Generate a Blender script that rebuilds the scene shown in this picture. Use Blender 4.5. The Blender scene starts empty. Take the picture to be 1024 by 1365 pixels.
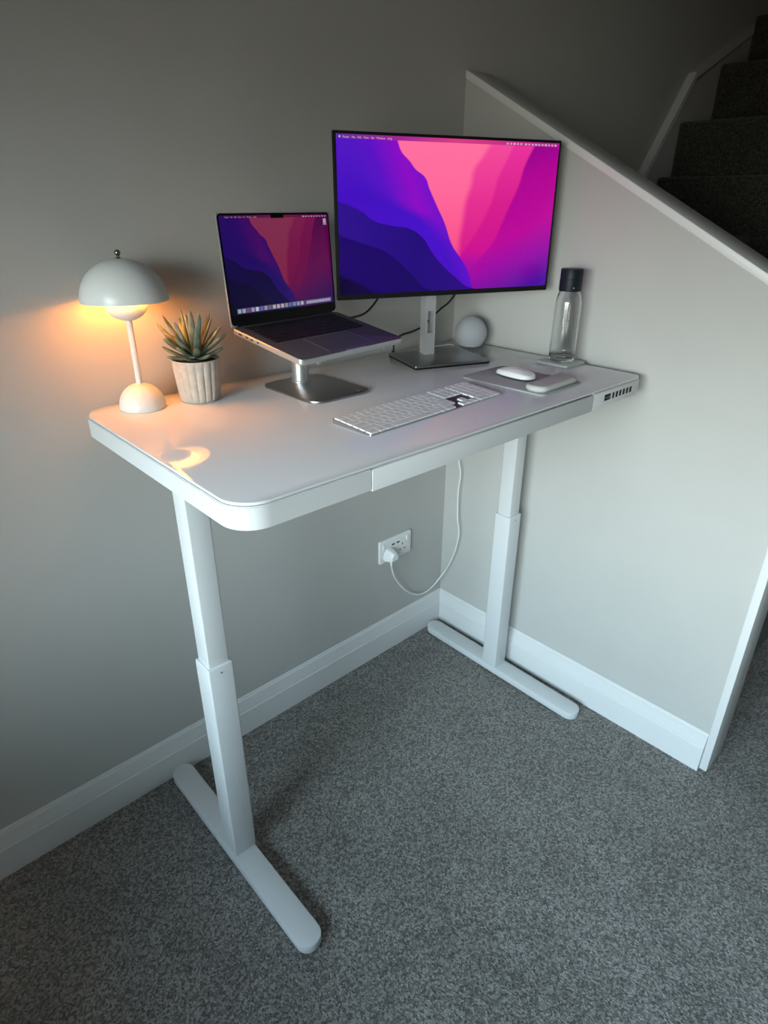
import bpy, bmesh, math, random
from mathutils import Vector, Matrix
R = math.radians
PI = math.pi
rng = random.Random(7)
scene = bpy.context.scene
COL = scene.collection

# ------------------------------------------------------------------ materials
def new_mat(name):
    m = bpy.data.materials.new(name); m.use_nodes = True
    nt = m.node_tree
    return m, nt, nt.nodes['Principled BSDF']

def mat(name, col, rough=.5, metal=0., noise=0., nscale=40., bump=0., bscale=200., coat=0., spec=.5, trans=0., ior=1.45, sheen=0.):
    m, nt, b = new_mat(name)
    b.inputs['Base Color'].default_value = (*col, 1)
    b.inputs['Roughness'].default_value = rough
    b.inputs['Metallic'].default_value = metal
    b.inputs['Specular IOR Level'].default_value = spec
    b.inputs['Coat Weight'].default_value = coat
    b.inputs['Coat Roughness'].default_value = .03
    b.inputs['Transmission Weight'].default_value = trans
    b.inputs['IOR'].default_value = ior
    b.inputs['Sheen Weight'].default_value = sheen
    tc = nt.nodes.new('ShaderNodeTexCoord')
    if noise:
        n = nt.nodes.new('ShaderNodeTexNoise'); n.inputs['Scale'].default_value = nscale; n.inputs['Detail'].default_value = 5
        r = nt.nodes.new('ShaderNodeMapRange'); r.inputs['To Min'].default_value = 1-noise; r.inputs['To Max'].default_value = 1+noise
        r.inputs['From Min'].default_value = .25; r.inputs['From Max'].default_value = .75
        mx = nt.nodes.new('ShaderNodeVectorMath'); mx.operation = 'SCALE'; mx.inputs[0].default_value = col
        nt.links.new(tc.outputs['Object'], n.inputs['Vector']); nt.links.new(n.outputs['Fac'], r.inputs['Value'])
        nt.links.new(r.outputs['Result'], mx.inputs['Scale']); nt.links.new(mx.outputs['Vector'], b.inputs['Base Color'])
    if bump:
        n = nt.nodes.new('ShaderNodeTexNoise'); n.inputs['Scale'].default_value = bscale; n.inputs['Detail'].default_value = 4
        bp = nt.nodes.new('ShaderNodeBump'); bp.inputs['Strength'].default_value = bump; bp.inputs['Distance'].default_value = .002
        nt.links.new(tc.outputs['Object'], n.inputs['Vector']); nt.links.new(n.outputs['Fac'], bp.inputs['Height'])
        nt.links.new(bp.outputs['Normal'], b.inputs['Normal'])
    return m

def carpet_mat(name, dark, mid, light):
    m, nt, b = new_mat(name)
    tc = nt.nodes.new('ShaderNodeTexCoord')
    n = nt.nodes.new('ShaderNodeTexNoise'); n.inputs['Scale'].default_value = 190; n.inputs['Detail'].default_value = 4; n.inputs['Roughness'].default_value = .85
    n2 = nt.nodes.new('ShaderNodeTexNoise'); n2.inputs['Scale'].default_value = 5; n2.inputs['Detail'].default_value = 4
    v = nt.nodes.new('ShaderNodeTexVoronoi'); v.inputs['Scale'].default_value = 230
    cr = nt.nodes.new('ShaderNodeValToRGB')
    e = cr.color_ramp.elements
    e[0].position = .30; e[0].color = (*dark, 1); e[1].position = .70; e[1].color = (*light, 1)
    k = e.new(.5); k.color = (*mid, 1)
    mr = nt.nodes.new('ShaderNodeMapRange'); mr.inputs['From Min'].default_value = .3; mr.inputs['From Max'].default_value = .7
    mr.inputs['To Min'].default_value = .88; mr.inputs['To Max'].default_value = 1.12
    sc = nt.nodes.new('ShaderNodeVectorMath'); sc.operation = 'SCALE'
    ad = nt.nodes.new('ShaderNodeMath'); ad.operation = 'ADD'
    bp = nt.nodes.new('ShaderNodeBump'); bp.inputs['Strength'].default_value = .8; bp.inputs['Distance'].default_value = .004
    L = nt.links.new
    for q in (n, n2, v): L(tc.outputs['Object'], q.inputs['Vector'])
    v2 = nt.nodes.new('ShaderNodeTexVoronoi'); v2.inputs['Scale'].default_value = 210; L(tc.outputs['Object'], v2.inputs['Vector'])
    sv = nt.nodes.new('ShaderNodeSeparateColor'); L(v2.outputs['Color'], sv.inputs['Color'])
    m1 = nt.nodes.new('ShaderNodeMath'); m1.operation = 'MULTIPLY'; L(sv.outputs[0], m1.inputs[0]); m1.inputs[1].default_value = .42
    m2 = nt.nodes.new('ShaderNodeMath'); m2.operation = 'MULTIPLY_ADD'; L(n.outputs['Fac'], m2.inputs[0]); m2.inputs[1].default_value = .58; L(m1.outputs[0], m2.inputs[2])
    L(m2.outputs[0], cr.inputs['Fac']); L(n2.outputs['Fac'], mr.inputs['Value'])
    L(cr.outputs['Color'], sc.inputs[0]); L(mr.outputs['Result'], sc.inputs['Scale']); L(sc.outputs['Vector'], b.inputs['Base Color'])
    L(n.outputs['Fac'], ad.inputs[0]); L(v.outputs['Distance'], ad.inputs[1]); L(ad.outputs['Value'], bp.inputs['Height'])
    L(bp.outputs['Normal'], b.inputs['Normal'])
    b.inputs['Roughness'].default_value = .95; b.inputs['Specular IOR Level'].default_value = .15
    b.inputs['Sheen Weight'].default_value = .2
    return m

def emit_mat(name, col, strength):
    m, nt, b = new_mat(name)
    b.inputs['Base Color'].default_value = (*col, 1)
    b.inputs['Emission Color'].default_value = (*col, 1)
    b.inputs['Emission Strength'].default_value = strength
    return m

WALLC = (.47, .462, .44)
M_wall = mat('wall_paint', WALLC, .75, noise=.02, nscale=6, bump=.12, bscale=160, spec=.25)
M_ceil = mat('ceiling_paint', (.55, .54, .52), .85, bump=.05)
M_trim = mat('trim_gloss_paint', (.67, .67, .665), .35, noise=.01, nscale=8, bump=.03, bscale=60, spec=.4)
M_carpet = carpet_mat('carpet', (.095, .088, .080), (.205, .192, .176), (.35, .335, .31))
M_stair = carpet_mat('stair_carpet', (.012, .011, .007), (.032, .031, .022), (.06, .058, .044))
M_white = mat('white_powdercoat', (.60, .61, .615), .38, bump=.02, bscale=500, spec=.4)
M_glass = mat('white_back_painted_glass', (.64, .64, .665), .07, noise=.004, nscale=3, spec=.4)
M_alu = mat('space_grey_aluminium', (.36, .36, .37), .34, metal=1., bump=.02, bscale=900)
M_alud = mat('laptop_deck_aluminium', (.17, .17, .18), .5, metal=.6, bump=.02, bscale=900)
M_silver = mat('silver_aluminium', (.74, .75, .76), .36, metal=.65, bump=.02, bscale=900)
M_silver2 = mat('satin_silver', (.62, .63, .63), .38, metal=.85, bump=.02, bscale=900)
M_keysil = mat('keyboard_body_aluminium', (.62, .63, .64), .16, metal=1.)
M_black = mat('black_plastic', (.008, .008, .009), .45, spec=.25, bump=.03, bscale=400)
M_blackg = mat('black_gloss', (.004, .004, .005), .15, spec=.1)
M_key = mat('white_keycap', (.86, .87, .88), .45, bump=.03, bscale=500)
M_bkey = mat('black_keycap', (.015, .015, .017), .5)
M_cable_b = mat('black_cable', (.012, .012, .012), .45)
M_cable_w = mat('white_cable', (.78, .78, .77), .4)
M_lamp = mat('lamp_enamel', (.70, .71, .69), .3, spec=.45, noise=.01, nscale=5)
M_lining = mat('matt_white_lining', (.80, .78, .74), .7)
M_knob = mat('polished_brass_knob', (.32, .28, .22), .2, metal=1.)
M_pot = mat('stoneware_glaze', (.47, .43, .38), .7, noise=.14, nscale=60, bump=.3, bscale=120)
M_soil = mat('soil', (.03, .022, .015), .95, noise=.4, nscale=90, bump=1, bscale=120)
M_echo = mat('speaker_fabric', (.40, .42, .45), .9, noise=.05, nscale=300, bump=.5, bscale=700, sheen=.3)
M_echob = mat('speaker_plastic', (.66, .68, .70), .35)
M_navy = mat('navy_cap', (.008, .012, .019), .45, spec=.3, bump=.05, bscale=300)
M_pad = mat('mouse_pad_fabric', (.36, .365, .37), .85, noise=.03, nscale=200, bump=.2, bscale=900)
M_rest = mat('wrist_rest_fabric', (.52, .525, .51), .75, noise=.02, nscale=200, bump=.15, bscale=900)
M_mouse = mat('mouse_white', (.80, .81, .82), .12, coat=.4)
M_socket = mat('socket_plastic', (.80, .80, .79), .3)
M_coaster = mat('coaster_grey', (.42, .44, .43), .45, noise=.05, nscale=60)
M_dark = mat('dark_slot', (.01, .01, .01), .6)

# clear glass: transmission, thin walled bottle modelled with real thickness
M_bottle = mat('clear_glass', (.965, .985, .98), .0, trans=1., ior=1.47)

def leaf_mat():
    m, nt, b = new_mat('succulent_leaf')
    tc = nt.nodes.new('ShaderNodeTexCoord'); n = nt.nodes.new('ShaderNodeTexNoise'); n.inputs['Scale'].default_value = 22
    cr = nt.nodes.new('ShaderNodeValToRGB'); e = cr.color_ramp.elements
    e[0].position = .3; e[0].color = (.03, .065, .045, 1); e[1].position = .72; e[1].color = (.27, .28, .20, 1)
    k = e.new(.5); k.color = (.10, .14, .105, 1)
    nt.links.new(tc.outputs['Object'], n.inputs['Vector']); nt.links.new(n.outputs['Fac'], cr.inputs['Fac'])
    nt.links.new(cr.outputs['Color'], b.inputs['Base Color'])
    b.inputs['Roughness'].default_value = .5; b.inputs['Subsurface Weight'].default_value = .0
    return m
M_leaf = leaf_mat()

def wallpaper_mat(name, strength, tint=(1, 1, 1)):
    """desktop picture of dyed canyon shapes, as layers cut by curves in the screen's UV"""
    m, nt, b = new_mat(name)
    N, L = nt.nodes, nt.links.new
    uv = N.new('ShaderNodeUVMap'); sp = N.new('ShaderNodeSeparateXYZ'); L(uv.outputs['UV'], sp.inputs[0])
    U, V = sp.outputs['X'], sp.outputs['Y']
    def curve(pts, src):
        f = N.new('ShaderNodeFloatCurve'); c = f.mapping.curves[0]
        pts = [(min(max(a, 0), 1), min(max(q, 0), 1)) for a, q in pts]
        while len(c.points) < len(pts): c.points.new(.5, .5)
        for p, (a, q) in zip(c.points, pts): p.location = (a, q); p.handle_type = 'AUTO'
        f.mapping.update(); L(src, f.inputs['Value']); return f.outputs['Value']
    def mask(a, c, soft):           # 0..1 as a passes c
        s = N.new('ShaderNodeMath'); s.operation = 'SUBTRACT'; L(a, s.inputs[0]); L(c, s.inputs[1])
        r = N.new('ShaderNodeMapRange'); r.interpolation_type = 'SMOOTHSTEP'
        r.inputs['From Min'].default_value = -soft; r.inputs['From Max'].default_value = soft
        L(s.outputs[0], r.inputs['Value']); return r.outputs['Result']
    def ramp(src, stops):
        r = N.new('ShaderNodeValToRGB'); e = r.color_ramp.elements
        while len(e) < len(stops): e.new(.5)
        for k, (p, c) in zip(e, stops):
            k.position = p; k.color = (*[((x/255+.055)/1.055)**2.4 if x > 10 else x/255/12.92 for x in c], 1)
        L(src, r.inputs['Fac']); return r.outputs['Color']
    def mix(f, a, c):
        x = N.new('ShaderNodeMix'); x.data_type = 'RGBA'; L(f, x.inputs['Factor']); L(a, x.inputs['A']); L(c, x.inputs['B']); return x.outputs['Result']
    def lin(a, ka, c, kc):          # ka*a + kc*c
        x = N.new('ShaderNodeMath'); x.operation = 'MULTIPLY'; L(a, x.inputs[0]); x.inputs[1].default_value = ka
        y = N.new('ShaderNodeMath'); y.operation = 'MULTIPLY_ADD'; L(c, y.inputs[0]); y.inputs[1].default_value = kc; L(x.outputs[0], y.inputs[2]); return y.outputs[0]
    A = [(0, .24), (.009, .244), (.095, .269), (.145, .302), (.196, .33), (.239, .369), (.315, .392), (.424, .428), (.536, .466), (.684, .505), (.751, .536), (.82, .569), (.907, .596), (1, .613)]
    Ee = [(0, .685), (.017, .669), (.113, .626), (.178, .594), (.289, .58), (.386, .56), (.533, .548), (.667, .538), (.80, .545), (1, .62)]
    F = [(0, .78), (.153, .735), (.234, .709), (.365, .69), (.498, .654), (.632, .605), (.78, .54), (1, .5)]
    G = [(0, .885), (.162, .833), (.277, .814), (.427, .773), (.546, .741), (.682, .70), (.82, .62), (1, .5)]
    Mg = [(0, .03), (.021, .037), (.182, .092), (.341, .175), (.437, .283), (.52, .40), (1, .6)]
    B = [(0, .395), (.09, .452), (.154, .52), (.229, .549), (.307, .571), (.364, .627), (.412, .734), (.461, .819), (.523, .905), (.605, .99), (1, 1)]
    Cc = [(0, .606), (.089, .655), (.175, .702), (.242, .767), (.311, .867), (.406, .993), (1, 1)]
    D = [(0, .871), (.088, .93), (.154, .99), (1, 1)]
    # left field: blue violet to magenta purple
    left = ramp(lin(U, 1., V, -.25), [(0, (76, 22, 190)), (.12, (88, 16, 196)), (.24, (140, 8, 196)), (.36, (98, 14, 205)), (.5, (84, 14, 205))])
    left2 = ramp(V, [(0, (84, 22, 196)), (.35, (66, 12, 190)), (.6, (72, 14, 200)), (1, (70, 10, 190))])
    left = mix(mask(curve(Mg, V), U, .06), left, left2)
    # right field, light pink to magenta to violet
    pink = ramp(V, [(0, (255, 112, 160)), (.3, (255, 105, 155)), (.7, (250, 80, 140)), (.87, (215, 20, 140)), (1, (110, 20, 170))])
    hot = ramp(V, [(0, (245, 75, 155)), (.4, (230, 45, 145)), (.72, (215, 25, 140)), (.86, (175, 10, 160)), (1, (100, 12, 170))])
    mag = ramp(V, [(0, (235, 50, 155)), (.4, (215, 28, 140)), (.72, (205, 12, 145)), (.84, (165, 8, 165)), (1, (95, 12, 168))])
    pur = ramp(lin(U, .36, V, .60), [(.30, (140, 0, 140)), (.45, (176, 0, 146)), (.66, (186, 0, 152)), (.78, (150, 4, 165)), (.92, (72, 12, 155))])
    right = mix(mask(U, curve(Ee, V), .02), pink, hot)
    right = mix(mask(U, curve(F, V), .012), right, mag)
    right = mix(mask(U, curve(G, V), .008), right, pur)
    pic = mix(mask(U, curve(A, V), .003), left, right)
    h1 = ramp(U, [(0, (46, 14, 140)), (.35, (34, 8, 120)), (.6, (44, 6, 130))])
    h2 = ramp(U, [(0, (30, 4, 104)), (.4, (24, 4, 92))])
    h3 = ramp(U, [(0, (14, 2, 48)), (.2, (20, 3, 74))])
    pic = mix(mask(V, curve(B, U), .004), pic, h1)
    pic = mix(mask(V, curve(Cc, U), .006), pic, h2)
    pic = mix(mask(V, curve(D, U), .02), pic, h3)
    # menu bar strip
    bar = N.new('ShaderNodeMath'); bar.operation = 'LESS_THAN'; L(V, bar.inputs[0]); bar.inputs[1].default_value = .026
    barc = ramp(U, [(0, (90, 45, 150)), (.25, (160, 35, 150)), (.5, (215, 60, 130)), (1, (170, 30, 140))])
    pic = mix(bar.outputs[0], pic, barc)
    b.inputs['Base Color'].default_value = (.004, .004, .005, 1); b.inputs['Roughness'].default_value = .22; b.inputs['Specular IOR Level'].default_value = .2
    tn = N.new('ShaderNodeVectorMath'); tn.operation = 'MULTIPLY'; L(pic, tn.inputs[0]); tn.inputs[1].default_value = tint
    L(tn.outputs['Vector'], b.inputs['Emission Color']); b.inputs['Emission Strength'].default_value = strength
    return m

# ------------------------------------------------------------------ mesh helpers
def tag(o, label=None, cat=None, group=None, kind=None):
    if label: o['label'] = label
    if cat: o['category'] = cat
    if group: o['group'] = group
    if kind: o['kind'] = kind
    return o

def obj(name, bm, m, parent=None, loc=(0, 0, 0), rot=(0, 0, 0), smooth=True, ang=35):
    me = bpy.data.meshes.new(name); bmesh.ops.recalc_face_normals(bm, faces=bm.faces)
    bm.to_mesh(me); bm.free()
    if m: me.materials.append(m)
    if smooth:
        me.shade_smooth()
        try: me.set_sharp_from_angle(angle=R(ang))
        except Exception: pass
    o = bpy.data.objects.new(name, me); COL.objects.link(o)
    o.location = loc; o.rotation_euler = rot
    if parent: o.parent = parent
    return o

def empty(name, loc=(0, 0, 0), rot=(0, 0, 0), parent=None):
    o = bpy.data.objects.new(name, None); COL.objects.link(o); o.location = loc; o.rotation_euler = rot
    o.empty_display_size = .05
    if parent: o.parent = parent
    return o

def box(bm, x0, x1, y0, y1, z0, z1, bev=0., seg=2):
    r = bmesh.ops.create_cube(bm, size=1)
    vs = r['verts']
    for v in vs:
        v.co = Vector((x0+(x1-x0)*(v.co.x+.5), y0+(y1-y0)*(v.co.y+.5), z0+(z1-z0)*(v.co.z+.5)))
    if bev:
        es = {e for v in vs for e in v.link_edges}
        bmesh.ops.bevel(bm, geom=list(es), offset=bev, segments=seg, affect='EDGES', profile=.5)
    return bm

def prism(bm, pts, z0, z1, bev=0., seg=2):
    vs = [bm.verts.new((x, y, z0)) for x, y in pts]
    f = bm.faces.new(vs)
    r = bmesh.ops.extrude_face_region(bm, geom=[f])
    top = [g for g in r['geom'] if isinstance(g, bmesh.types.BMVert)]
    for v in top: v.co.z = z1
    if bev:
        ts = set(top) | set(vs)
        es = [e for e in bm.edges if e.verts[0] in ts and e.verts[1] in ts and abs(e.verts[0].co.z-e.verts[1].co.z) < 1e-7]
        bmesh.ops.bevel(bm, geom=es, offset=bev, segments=seg, affect='EDGES', profile=.5)
    return bm

def rrect(x0, x1, y0, y1, r, n=8, rr=None):
    pts = []; q = r if rr is None else rr
    for cx, cy, a, r in ((x1-q, y1-q, 0, q), (x0+r, y1-r, 90, r), (x0+r, y0+r, 180, r), (x1-q, y0+q, 270, q)):
        for k in range(n+1):
            t = R(a+90*k/n); pts.append((cx+r*math.cos(t), cy+r*math.sin(t)))
    return pts

def lathe(bm, prof, n=48, c=(0, 0)):
    rings = []
    for r, z in prof:
        if r < 1e-6: rings.append([bm.verts.new((c[0], c[1], z))])
        else: rings.append([bm.verts.new((c[0]+r*math.cos(2*PI*k/n), c[1]+r*math.sin(2*PI*k/n), z)) for k in range(n)])
    for a, b2 in zip(rings, rings[1:]):
        for k in range(n):
            if len(a) == 1 and len(b2) == 1: continue
            if len(a) == 1: bm.faces.new((a[0], b2[k], b2[(k+1) % n]))
            elif len(b2) == 1: bm.faces.new((a[k], b2[0], a[(k+1) % n]))
            else: bm.faces.new((a[k], b2[k], b2[(k+1) % n], a[(k+1) % n]))
    return bm

def catmull(P, n=10):
    P = [Vector(p) for p in P]; Q = [2*P[0]-P[1]]+P+[2*P[-1]-P[-2]]; out = []
    for i in range(1, len(Q)-2):
        a, b2, c, d = Q[i-1:i+3]
        for k in range(n):
            t = k/n
            out.append(.5*((2*b2)+(c-a)*t+(2*a-5*b2+4*c-d)*t*t+(3*b2-a-3*c+d)*t**3))
    out.append(P[-1]); return out

def tube(bm, P, rad, n=10, smoothn=10, radf=None):
    C = catmull(P, smoothn) if smoothn else [Vector(p) for p in P]
    up = Vector((0, 0, 1)); rings = []; prev = None
    for i, c in enumerate(C):
        t = (C[min(i+1, len(C)-1)]-C[max(i-1, 0)]).normalized()
        if prev is None:
            a = t.cross(up)
            if a.length < .1: a = t.cross(Vector((1, 0, 0)))
            a.normalize()
        else: a = (prev-t*prev.dot(t)).normalized()
        prev = a; b2 = t.cross(a)
        r = rad if radf is None else rad*radf(i/(len(C)-1))
        rings.append([bm.verts.new(c+a*r*math.cos(2*PI*k/n)+b2*r*math.sin(2*PI*k/n)) for k in range(n)])
    for p, q in zip(rings, rings[1:]):
        for k in range(n): bm.faces.new((p[k], q[k], q[(k+1) % n], p[(k+1) % n]))
    bm.faces.new(rings[0]); bm.faces.new(rings[-1][::-1])
    return bm

def NB(): return bmesh.new()

def text_mesh(name, body, size, m, parent, loc, rot, extrude=.00005, align='LEFT'):
    cu = bpy.data.curves.new(name, 'FONT'); cu.body = body; cu.size = size; cu.extrude = extrude; cu.align_x = align
    cu.resolution_u = 3
    t = bpy.data.objects.new(name, cu); COL.objects.link(t)
    dg = bpy.context.evaluated_depsgraph_get(); me = bpy.data.meshes.new_from_object(t.evaluated_get(dg))
    bpy.data.objects.remove(t); bpy.data.curves.remove(cu)
    me.name = name; me.materials.clear(); me.materials.append(m)
    o = bpy.data.objects.new(name, me); COL.objects.link(o); o.parent = parent; o.location = loc; o.rotation_euler = rot
    return o

# ------------------------------------------------------------------ camera (1024 x 1365)
cam_d = bpy.data.cameras.new('camera'); cam = bpy.data.objects.new('camera', cam_d); COL.objects.link(cam)
cam_d.sensor_fit = 'VERTICAL'; cam_d.sensor_height = 36; cam_d.lens = 836.8062/1365*36
cam_d.clip_start = .02
yaw, pit, rol = R(-43.2056), R(-26.1455), R(.2671)
fw = Vector((-math.sin(yaw)*math.cos(pit), math.cos(yaw)*math.cos(pit), math.sin(pit)))
r0 = fw.cross(Vector((0, 0, 1))).normalized(); u0 = r0.cross(fw)
rt = r0*math.cos(rol)+u0*math.sin(rol); up = -r0*math.sin(rol)+u0*math.cos(rol)
mw = Matrix((rt, up, -fw)).transposed().to_4x4(); mw.translation = Vector((-1.63361, -1.40715, 1.52952))
cam.matrix_world = mw
scene.camera = cam

# ------------------------------------------------------------------ the room
SK_H, SK_T = .1375, .0175
WY = -1.0662                       # front end of the low stair wall
CAPZ, CAPA = 1.8725, -.5263        # top edge of its cap at the back wall, and its fall per metre
LX, RX, FY = -2.55, 1.26, -4.2      # left wall, hall wall, wall behind the camera
CEIL, VOID = 2.5, 4.4
STX = 3.6                          # far end of the upper flight

def struct(name, bm, m, **k): return tag(obj(name, bm, m, **k), kind='structure')

b = NB(); box(b, LX-.2, RX+.2, FY-.2, .2, -.1, 0); struct('floor', b, M_carpet, smooth=False)
b = NB(); box(b, LX-.2, STX+.2, 0, .15, 0, VOID); struct('wall_back', b, M_wall, smooth=False)
# left wall with the window opening
WY0, WY1, WZ0, WZ1 = -2.25, -.50, .72, 1.82
b = NB()
box(b, LX-.08, LX, FY, WY0, 0, CEIL); box(b, LX-.08, LX, WY1, 0, 0, CEIL)
box(b, LX-.08, LX, WY0, WY1, 0, WZ0); box(b, LX-.08, LX, WY0, WY1, WZ1, CEIL)
struct('wall_left', b, M_wall, smooth=False)
b = NB(); box(b, LX-.2, RX+.2, FY-.2, FY, 0, CEIL); struct('wall_front', b, M_wall, smooth=False)
b = NB(); box(b, RX, RX+.15, FY, -1.0, 0, CEIL); struct('wall_hall', b, M_wall, smooth=False)
b = NB(); box(b, RX+.15, STX+.2, -1.12, -1.0, 0, VOID); box(b, .12, RX+.15, -1.12, -1.0, CEIL, VOID)
box(b, STX, STX+.2, -1.0, 0, 0, VOID); struct('wall_stairwell', b, M_wall, smooth=False)
b = NB(); box(b, -.0, .12, -1.0, 0, CEIL, VOID); struct('wall_bulkhead', b, M_wall, smooth=False)
b = NB(); box(b, LX-.2, .0, FY, .0, CEIL, CEIL+.15); box(b, 0, RX+.15, FY, -1.0, CEIL, CEIL+.15); box(b, 0, STX+.2, -1.12, 0, VOID, VOID+.1)
struct('ceiling', b, M_ceil, smooth=False)

# window in the left wall (behind and left of the viewer): frame and pane
b = NB()
fw_ = .05
box(b, LX-.06, LX-.01, WY0, WY1, WZ0, WZ0+fw_, .004); box(b, LX-.06, LX-.01, WY0, WY1, WZ1-fw_, WZ1, .004)
for y in (WY0, (WY0+WY1)/2-fw_/2, WY1-fw_): box(b, LX-.06, LX-.01, y, y+fw_, WZ0+fw_, WZ1-fw_, .004)
wf = struct('window_1', b, M_trim)
b = NB(); box(b, LX-.06, LX+.05, WY0-.04, WY1+.04, WZ0-.03, WZ0, .006); struct('trim_window_sill', b, M_trim)
mp, nt, pb = new_mat('window_pane')
tr = nt.nodes.new('ShaderNodeBsdfTransparent'); gl = nt.nodes.new('ShaderNodeBsdfGlossy'); gl.inputs['Roughness'].default_value = .02
fr = nt.nodes.new('ShaderNodeFresnel'); mxs = nt.nodes.new('ShaderNodeMixShader')
nt.links.new(fr.outputs[0], mxs.inputs[0]); nt.links.new(tr.outputs[0], mxs.inputs[1]); nt.links.new(gl.outputs[0], mxs.inputs[2])
nt.links.new(mxs.outputs[0], nt.nodes['Material Output'].inputs['Surface'])
b = NB(); box(b, LX-.037, LX-.033, WY0+fw_, WY1-fw_, WZ0+fw_, WZ1-fw_); obj('pane', b, mp, parent=wf, smooth=False)

# skirting boards: moulded profile swept along the wall
def skirting(name, run, horiz):
    prof = [(0, 0), (SK_T, 0), (SK_T, .086), (SK_T-.0025, .0885), (SK_T-.0025, .091), (SK_T-.0045, .098), (SK_T-.0080, .118), (SK_T-.0095, .1255), (SK_T-.0095, .1275), (SK_T-.0125, .130), (.0035, .1355), (.002, SK_H), (0, SK_H)]
    b = NB(); ends = []
    for s in run:
        ring = []
        for t, z in prof:
            ring.append(b.verts.new(horiz(s, t, z)))
        ends.append(ring)
    n = len(prof)
    for k in range(n): b.faces.new((ends[0][k], ends[0][(k+1) % n], ends[1][(k+1) % n], ends[1][k]))
    b.faces.new(ends[0]); b.faces.new(ends[1][::-1])
    return struct(name, b, M_trim, ang=20)
skirting('baseboard_back', (LX, 0), lambda s, t, z: (s, -t, z))
skirting('baseboard_right', (-.0, -1.0662), lambda s, t, z: (-t, s, z))

# low wall beside the stairs, its sloping cap and end post
b = NB()
zt = lambda y: CAPZ-.022+CAPA*(-y)
v = [b.verts.new(q) for q in ((0, 0, 0), (0, WY, 0), (0, WY, zt(WY)), (0, 0, zt(0)))]
w = [b.verts.new((.105, q.co.y, q.co.z)) for q in v]
b.faces.new(v); b.faces.new(w[::-1])
for k in range(4): b.faces.new((v[k], w[k], w[(k+1) % 4], v[(k+1) % 4]))
struct('wall_right', b, M_wall, smooth=False)
def slab(name, x0, x1, y0, y1, zf, th, m, bev=.002):
    b = NB(); box(b, x0, x1, y0, y1, 0, 1)
    for q in b.verts:
        q.co.z = zf(q.co.y)-(th if q.co.z < .5 else 0)
    bmesh.ops.bevel(b, geom=list(b.edges), offset=bev, segments=2, affect='EDGES', profile=.5)
    return struct(name, b, m)
slab('trim_cap', -.0043, .1096, WY-.03, -.001, lambda y: CAPZ+CAPA*(-y), .0215, M_trim)
b = NB(); box(b, -.0043, .1096, WY-.022, WY, 0.004, CAPZ+CAPA*(-WY)-.03, .002); struct('trim_post', b, M_trim)

# stairs: short flight behind the low wall, then the upper flight along the back wall
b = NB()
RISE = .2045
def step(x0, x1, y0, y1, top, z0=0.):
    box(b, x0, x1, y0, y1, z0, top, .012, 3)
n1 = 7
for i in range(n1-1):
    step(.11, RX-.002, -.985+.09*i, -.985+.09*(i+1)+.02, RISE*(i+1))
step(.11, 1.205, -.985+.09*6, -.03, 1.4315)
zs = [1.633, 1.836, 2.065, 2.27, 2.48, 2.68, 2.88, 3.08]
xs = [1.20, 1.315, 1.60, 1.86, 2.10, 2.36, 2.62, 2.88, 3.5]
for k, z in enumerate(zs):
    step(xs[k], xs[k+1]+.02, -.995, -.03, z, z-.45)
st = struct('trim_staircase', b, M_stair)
# stringer board on the back wall with its white cap
line = [(.80, 1.42), (1.085, 1.640), (1.385, 2.015), (2.03, 2.300), (3.5, 2.95)]
def strip(name, off0, off1, y, m, x=line):
    b = NB(); A = []; Bv = []
    for i, (px, pz) in enumerate(x):
        a = Vector(x[max(i-1, 0)]); c = Vector(x[min(i+1, len(x)-1)])
        d = (c-a).normalized(); nrm = Vector((-d.y, d.x))
        A.append((px+nrm.x*off0, pz+nrm.y*off0)); Bv.append((px+nrm.x*off1, pz+nrm.y*off1))
    for i in range(len(x)-1):
        q = [A[i], A[i+1], Bv[i+1], Bv[i]]
        f0 = [b.verts.new((p[0], y, p[1])) for p in q]; f1 = [b.verts.new((p[0], 0, p[1])) for p in q]
        b.faces.new(f0); b.faces.new(f1[::-1])
        for k in range(4): b.faces.new((f0[k], f1[k], f1[(k+1) % 4], f0[(k+1) % 4]))
    bmesh.ops.remove_doubles(b, verts=b.verts, dist=1e-5)
    return struct(name, b, m, smooth=False)
strip('trim_stringer_cap', -.022, .0, -.034, M_trim)
b = NB()
brd = [(.80, 1.40), (1.10, 1.60), (1.40, 1.98), (2.03, 2.27), (3.45, 2.90), (3.45, 2.2), (1.5, 1.3), (.80, 1.2)]
f0 = [b.verts.new((x, -.027, z)) for x, z in brd]; f1 = [b.verts.new((x, 0, z)) for x, z in brd]
b.faces.new(f0); b.faces.new(f1[::-1])
for k in range(8): b.faces.new((f0[k], f1[k], f1[(k+1) % 8], f0[(k+1) % 8]))
struct('trim_stringer', b, M_wall, smooth=False)

# ------------------------------------------------------------------ the desk (local frame: origin at its back right corner)
DYAW = -.0128
DL = Vector((-.0249, -.043, 0))
RZ = Matrix.Rotation(DYAW, 3, 'Z')
H, RIM, D = 1.1268, .0395, .6448
Z = H+.006                                       # desk surface
def W(u, v, z=Z):                                # desk-local to world
    return tuple(DL+RZ @ Vector((u, v, z)))

desk = empty('standing_desk', DL, (0, 0, DYAW))
tag(desk, 'white height adjustable desk with glass top on two T shaped legs in the corner', 'desk')
SL, SR = -.943, -.2405                           # seams of the drawer
def outline(x0, x1, y0, y1, r):
    pts = rrect(x0, x1, y0, y1, r, 12)
    return pts
b = NB()
r_ = .056
o = rrect(-1.2, 0, -D, 0, r_, 12, .03)
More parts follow.
